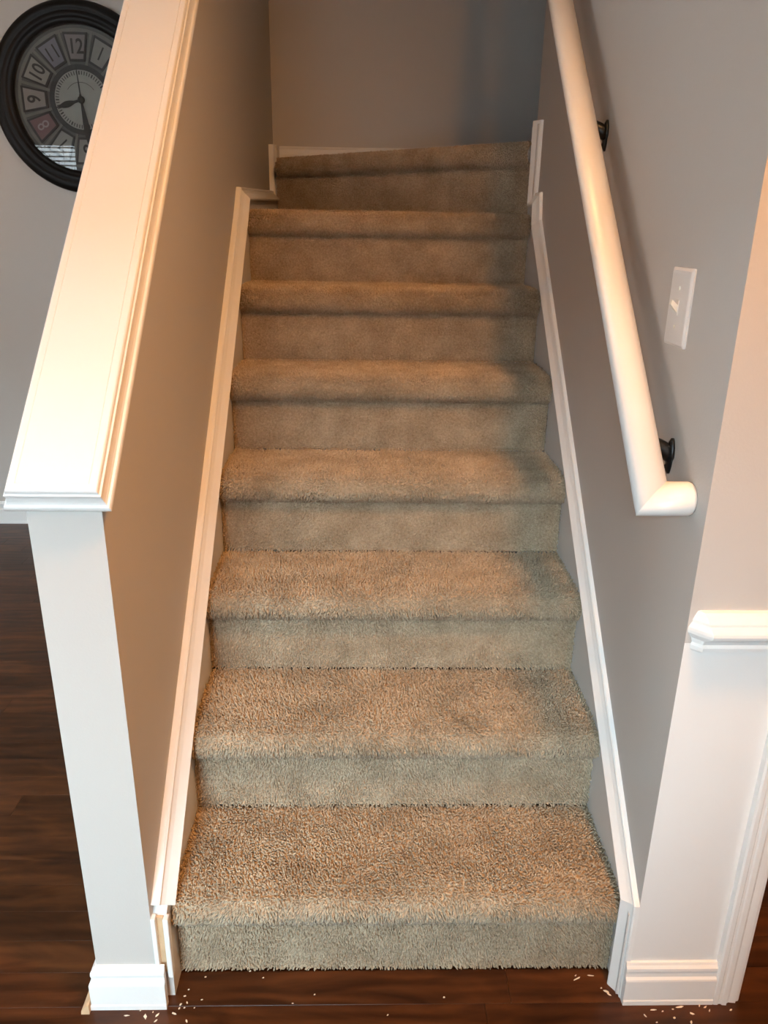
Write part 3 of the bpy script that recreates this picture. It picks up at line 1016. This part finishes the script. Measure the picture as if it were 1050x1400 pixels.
# ------------------------------------------------------------------ windows with blinds behind the camera
def window(num, a, b, side, label, tilt_deg):
    """side 'S': wall y = Y_WIN, a..b along x; side 'W': wall x = X0, a..b along y.  local: u along, d into the room, z"""
    def bx(lst):
        out = []
        for (u0, d0, z0), (u1, d1, z1) in lst:
            if side == 'S':
                out.append(((u0, Y_WIN + d0, z0), (u1, Y_WIN + d1, z1)))
            else:
                out.append(((X0 + d0, u0, z0), (X0 + d1, u1, z1)))
        return out
    zm = (WZ0 + WZ1) / 2
    w = struct(boxes('window_%d' % num, bx([((a, -0.10, WZ0), (a + 0.04, -0.05, WZ1)), ((b - 0.04, -0.10, WZ0), (b, -0.05, WZ1)),
                 ((a + 0.04, -0.10, WZ0), (b - 0.04, -0.05, WZ0 + 0.05)), ((a + 0.04, -0.10, WZ1 - 0.05), (b - 0.04, -0.05, WZ1)),
                 ((a + 0.04, -0.095, zm - 0.02), (b - 0.04, -0.055, zm + 0.02))]), 'white'))
    for z0, z1 in ((WZ0 + 0.05, zm - 0.02), (zm + 0.02, WZ1 - 0.05)):
        boxes('pane', bx([((a + 0.04, -0.078, z0), (b - 0.04, -0.074, z1))]), 'glass', w)
    boxes('casing', bx([((a - 0.04, 0.0002, WZ0 - 0.02), (a + 0.004, 0.015, WZ1 + 0.06)), ((b - 0.004, 0.0002, WZ0 - 0.02), (b + 0.04, 0.015, WZ1 + 0.06)),
                     ((a + 0.004, 0.0002, WZ1 - 0.004), (b - 0.004, 0.015, WZ1 + 0.06))]), 'white', w)
    boxes('sill', bx([((a - 0.04, -0.05, WZ0 - 0.03), (b + 0.04, 0.04, WZ0))]), 'white', w)
    org = ((a + b) / 2, Y_WIN - 0.024, WZ1) if side == 'S' else (X0 - 0.024, (a + b) / 2, WZ1)
    bl = tag(empty('window_blind', org), label, 'blind', 'window blinds')
    boxes('headrail', bx([((a + 0.006, -0.047, WZ1 - 0.045), (b - 0.006, -0.002, WZ1 - 0.003))]), 'slat', bl)
    sp = 0.042
    ns = int((WZ1 - WZ0 - 0.07) / sp)
    tilt = math.radians(tilt_deg)
    hw = (b - a) / 2 - 0.008
    V = []
    for (u, h) in ((-0.021, -0.0012), (0.0, 0.0012), (0.021, -0.0012), (0.021, -0.0036), (0.0, -0.0012), (-0.021, -0.0036)):
        yy = u * math.cos(tilt) - h * math.sin(tilt)
        zz = u * math.sin(tilt) + h * math.cos(tilt)
        V += [(-hw, yy, zz), (hw, yy, zz)] if side == 'S' else [(yy, -hw, zz), (yy, hw, zz)]
    Fc = [(2 * i, 2 * i + 1, (2 * i + 3) % 12, (2 * i + 2) % 12) for i in range(6)] + [(0, 2, 4, 6, 8, 10), (1, 3, 5, 7, 9, 11)]
    sm = bpy.data.meshes.new('slat')
    sm.from_pydata(V, [], Fc)
    sm.materials.append(M['slat'])
    fix_normals(sm)
    for k in range(ns):
        o = bpy.data.objects.new('slat', sm)
        COL.objects.link(o)
        o.parent = bl
        o.location = (0, 0, -0.07 - k * sp)
    for uu in (a + 0.14, b - 0.14):
        boxes('ladder_cord', bx([((uu - 0.0015, 0.0005, WZ0 + 0.03), (uu + 0.0015, 0.003, WZ1 - 0.03))]), 'white', bl)
    boxes('bottom_rail', bx([((a + 0.008, -0.045, WZ0 + 0.012), (b - 0.008, -0.004, WZ0 + 0.030))]), 'slat', bl)
for wi, (a, b) in enumerate(WINDOWS):
    window(wi + 1, a, b, 'S', 'white slat blind in the wall facing the clock, ' + ['window next to the room corner', 'middle window of three', 'window nearest the hall'][wi], -22)
for wi, (a, b) in enumerate(WEST):
    window(wi + 4, a, b, 'W', 'white slat blind in the side wall of the clock room, ' + ['window farther from the clock', 'window nearer the clock'][wi], -8)

# ------------------------------------------------------------------ ceiling lamps
def ceiling_lamp(x, y, power, label):
    c = Vector((x, y, CEIL))
    lp = tag(empty('ceiling_lamp', c), label, 'lamp', 'ceiling lamps of the hall')
    seg = 40
    def lz(prof):
        return tube_rings([[(c.x + r * math.cos(2 * math.pi * i / seg), c.y + r * math.sin(2 * math.pi * i / seg), c.z - h) for i in range(seg)] for r, h in prof], cap=False)
    V, Fc = lz([(0.02, 0.001), (0.135, 0.001), (0.140, 0.010), (0.135, 0.022), (0.120, 0.025), (0.118, 0.012)])
    pyd('canopy', V, Fc, 'white', lp, smooth=True)
    V, Fc = lz([(0.117, 0.024), (0.112, 0.029), (0.095, 0.032), (0.065, 0.034), (0.03, 0.035), (0.001, 0.0352)])
    area = 0.06
    m = emit_material('lamp_glass_glow', WARM, power / (math.pi * area) * 0.6)
    pyd('shade', V, Fc, m, lp, smooth=True)
ceiling_lamp(0.49, -0.56, LAMP_NEAR, 'round ceiling lamp above the foot of the stairs')
ceiling_lamp(0.50, -2.05, LAMP_FAR, 'round ceiling lamp near the windows')
ceiling_lamp(-3.10, 0.30, LAMP_ROOM_FILL, 'round ceiling fill lamp added to the room with the clock')  # added fill light: warms the left floor, clock wall and right wall

# ------------------------------------------------------------------ splinters and paint chips on the boards
def chip(px, py, L, Wd, ang, kind):
    p = floor_at(px, py)
    L *= 1.35
    Wd *= 1.3
    h = random.uniform(0.0010, 0.0022)
    n = random.choice([4, 5, 6])
    out = []
    for k in range(n):
        a = 2 * math.pi * k / n + random.uniform(-0.25, 0.25)
        out.append((math.cos(a) * L * random.uniform(0.75, 1.1), math.sin(a) * Wd * random.uniform(0.7, 1.15)))
    ca, sa = math.cos(ang), math.sin(ang)
    lo = [(u * ca - v * sa, u * sa + v * ca, 0.0003) for u, v in out]
    hi = [(x * 0.8, y * 0.8, h * random.uniform(0.7, 1.3)) for x, y, z in lo]
    V, Fc = tube_rings([lo, hi])
    me = bpy.data.meshes.new(kind)
    me.from_pydata(V, [], Fc)
    me.materials.append(M['chip' if kind == 'wood_splinter' else 'white'])
    fix_normals(me)
    o = bpy.data.objects.new(kind, me)
    COL.objects.link(o)
    o.location = p
    return o
LEFT = [(199, 1390, .0060, .0028, 1.9), (215, 1388, .0038, .0016, 1.0), (213, 1396, .0032, .0012, .8), (238, 1386, .0042, .0014, -.4),
        (255, 1396, .0036, .0014, 2.2), (253, 1362, .0022, .0012, .3), (247, 1374, .0028, .0014, .8), (256, 1371, .0024, .0010, 2.0),
        (245, 1379, .0020, .0010, 1.0), (258, 1353, .0018, .0010, .1), (276, 1367, .0020, .0010, .2), (252, 1378, .0016, .0010, .3),
        (281, 1336, .0018, .0010, .4), (266, 1378, .0014, .0009, .9), (173, 1389, .0045, .0010, .05), (192, 1382, .0016, .0010, .3), (209, 1384, .0015, .0009, 1.3)]
RIGHT = [(789, 1338, .0075, .0015, .45), (808, 1334, .0060, .0012, -.1), (822, 1351, .0022, .0012, .5), (829, 1356, .0050, .0018, -.5),
         (833, 1360, .0040, .0014, -.7), (929, 1377, .0075, .0017, .12), (956, 1374, .0036, .0014, 1.2), (964, 1377, .0040, .0013, .5),
         (946, 1386, .0040, .0019, -.4), (922, 1392, .0022, .0016, .2), (945, 1398, .0030, .0018, 1.2), (999, 1381, .0024, .0014, .4),
         (882, 1389, .0026, .0010, -1.0), (898, 1398, .0020, .0012, .2), (906, 1383, .0018, .0009, .3), (920, 1380, .0022, .0010, .1),
         (970, 1382, .0026, .0011, 1.0), (893, 1381, .0050, .0009, .05), (787, 1334, .0022, .0009, .6)]
SPECIAL = {199: 'largest plump pale flake on the floor in front of the knee wall baseboard',
           789: 'long curled splinter on the board by the right foot of the bottom riser',
           929: 'longest flat splinter lying just under the white baseboard by the casing'}
for q in LEFT:
    if q[0] in SPECIAL:
        tag(chip(*q, 'wood_splinter'), SPECIAL[q[0]], 'splinter', 'splinters beside the knee wall')
        continue
    tag(chip(*q, 'wood_splinter'), 'small pale splinter lying on the floor boards beside the knee wall', 'splinter', 'splinters beside the knee wall')
for q in RIGHT:
    if q[0] in SPECIAL:
        tag(chip(*q, 'wood_splinter'), SPECIAL[q[0]], 'splinter', 'splinters beside the door casing')
        continue
    tag(chip(*q, 'wood_splinter'), 'small pale splinter lying on the floor boards beside the door casing', 'splinter', 'splinters beside the door casing')
for q in [(400, 1372, .0018, .0012, .2), (430, 1360, .0016, .001, .5), (360, 1337, .0018, .001, .4), (530, 1388, .0018, .001, .6), (607, 1364, .0018, .0012, .2), (342, 1328, .0022, .001, .2)]:
    tag(chip(*q, 'wood_splinter'), 'tiny pale crumb lying on the floor board below the bottom stair', 'splinter', 'crumbs below the bottom stair')
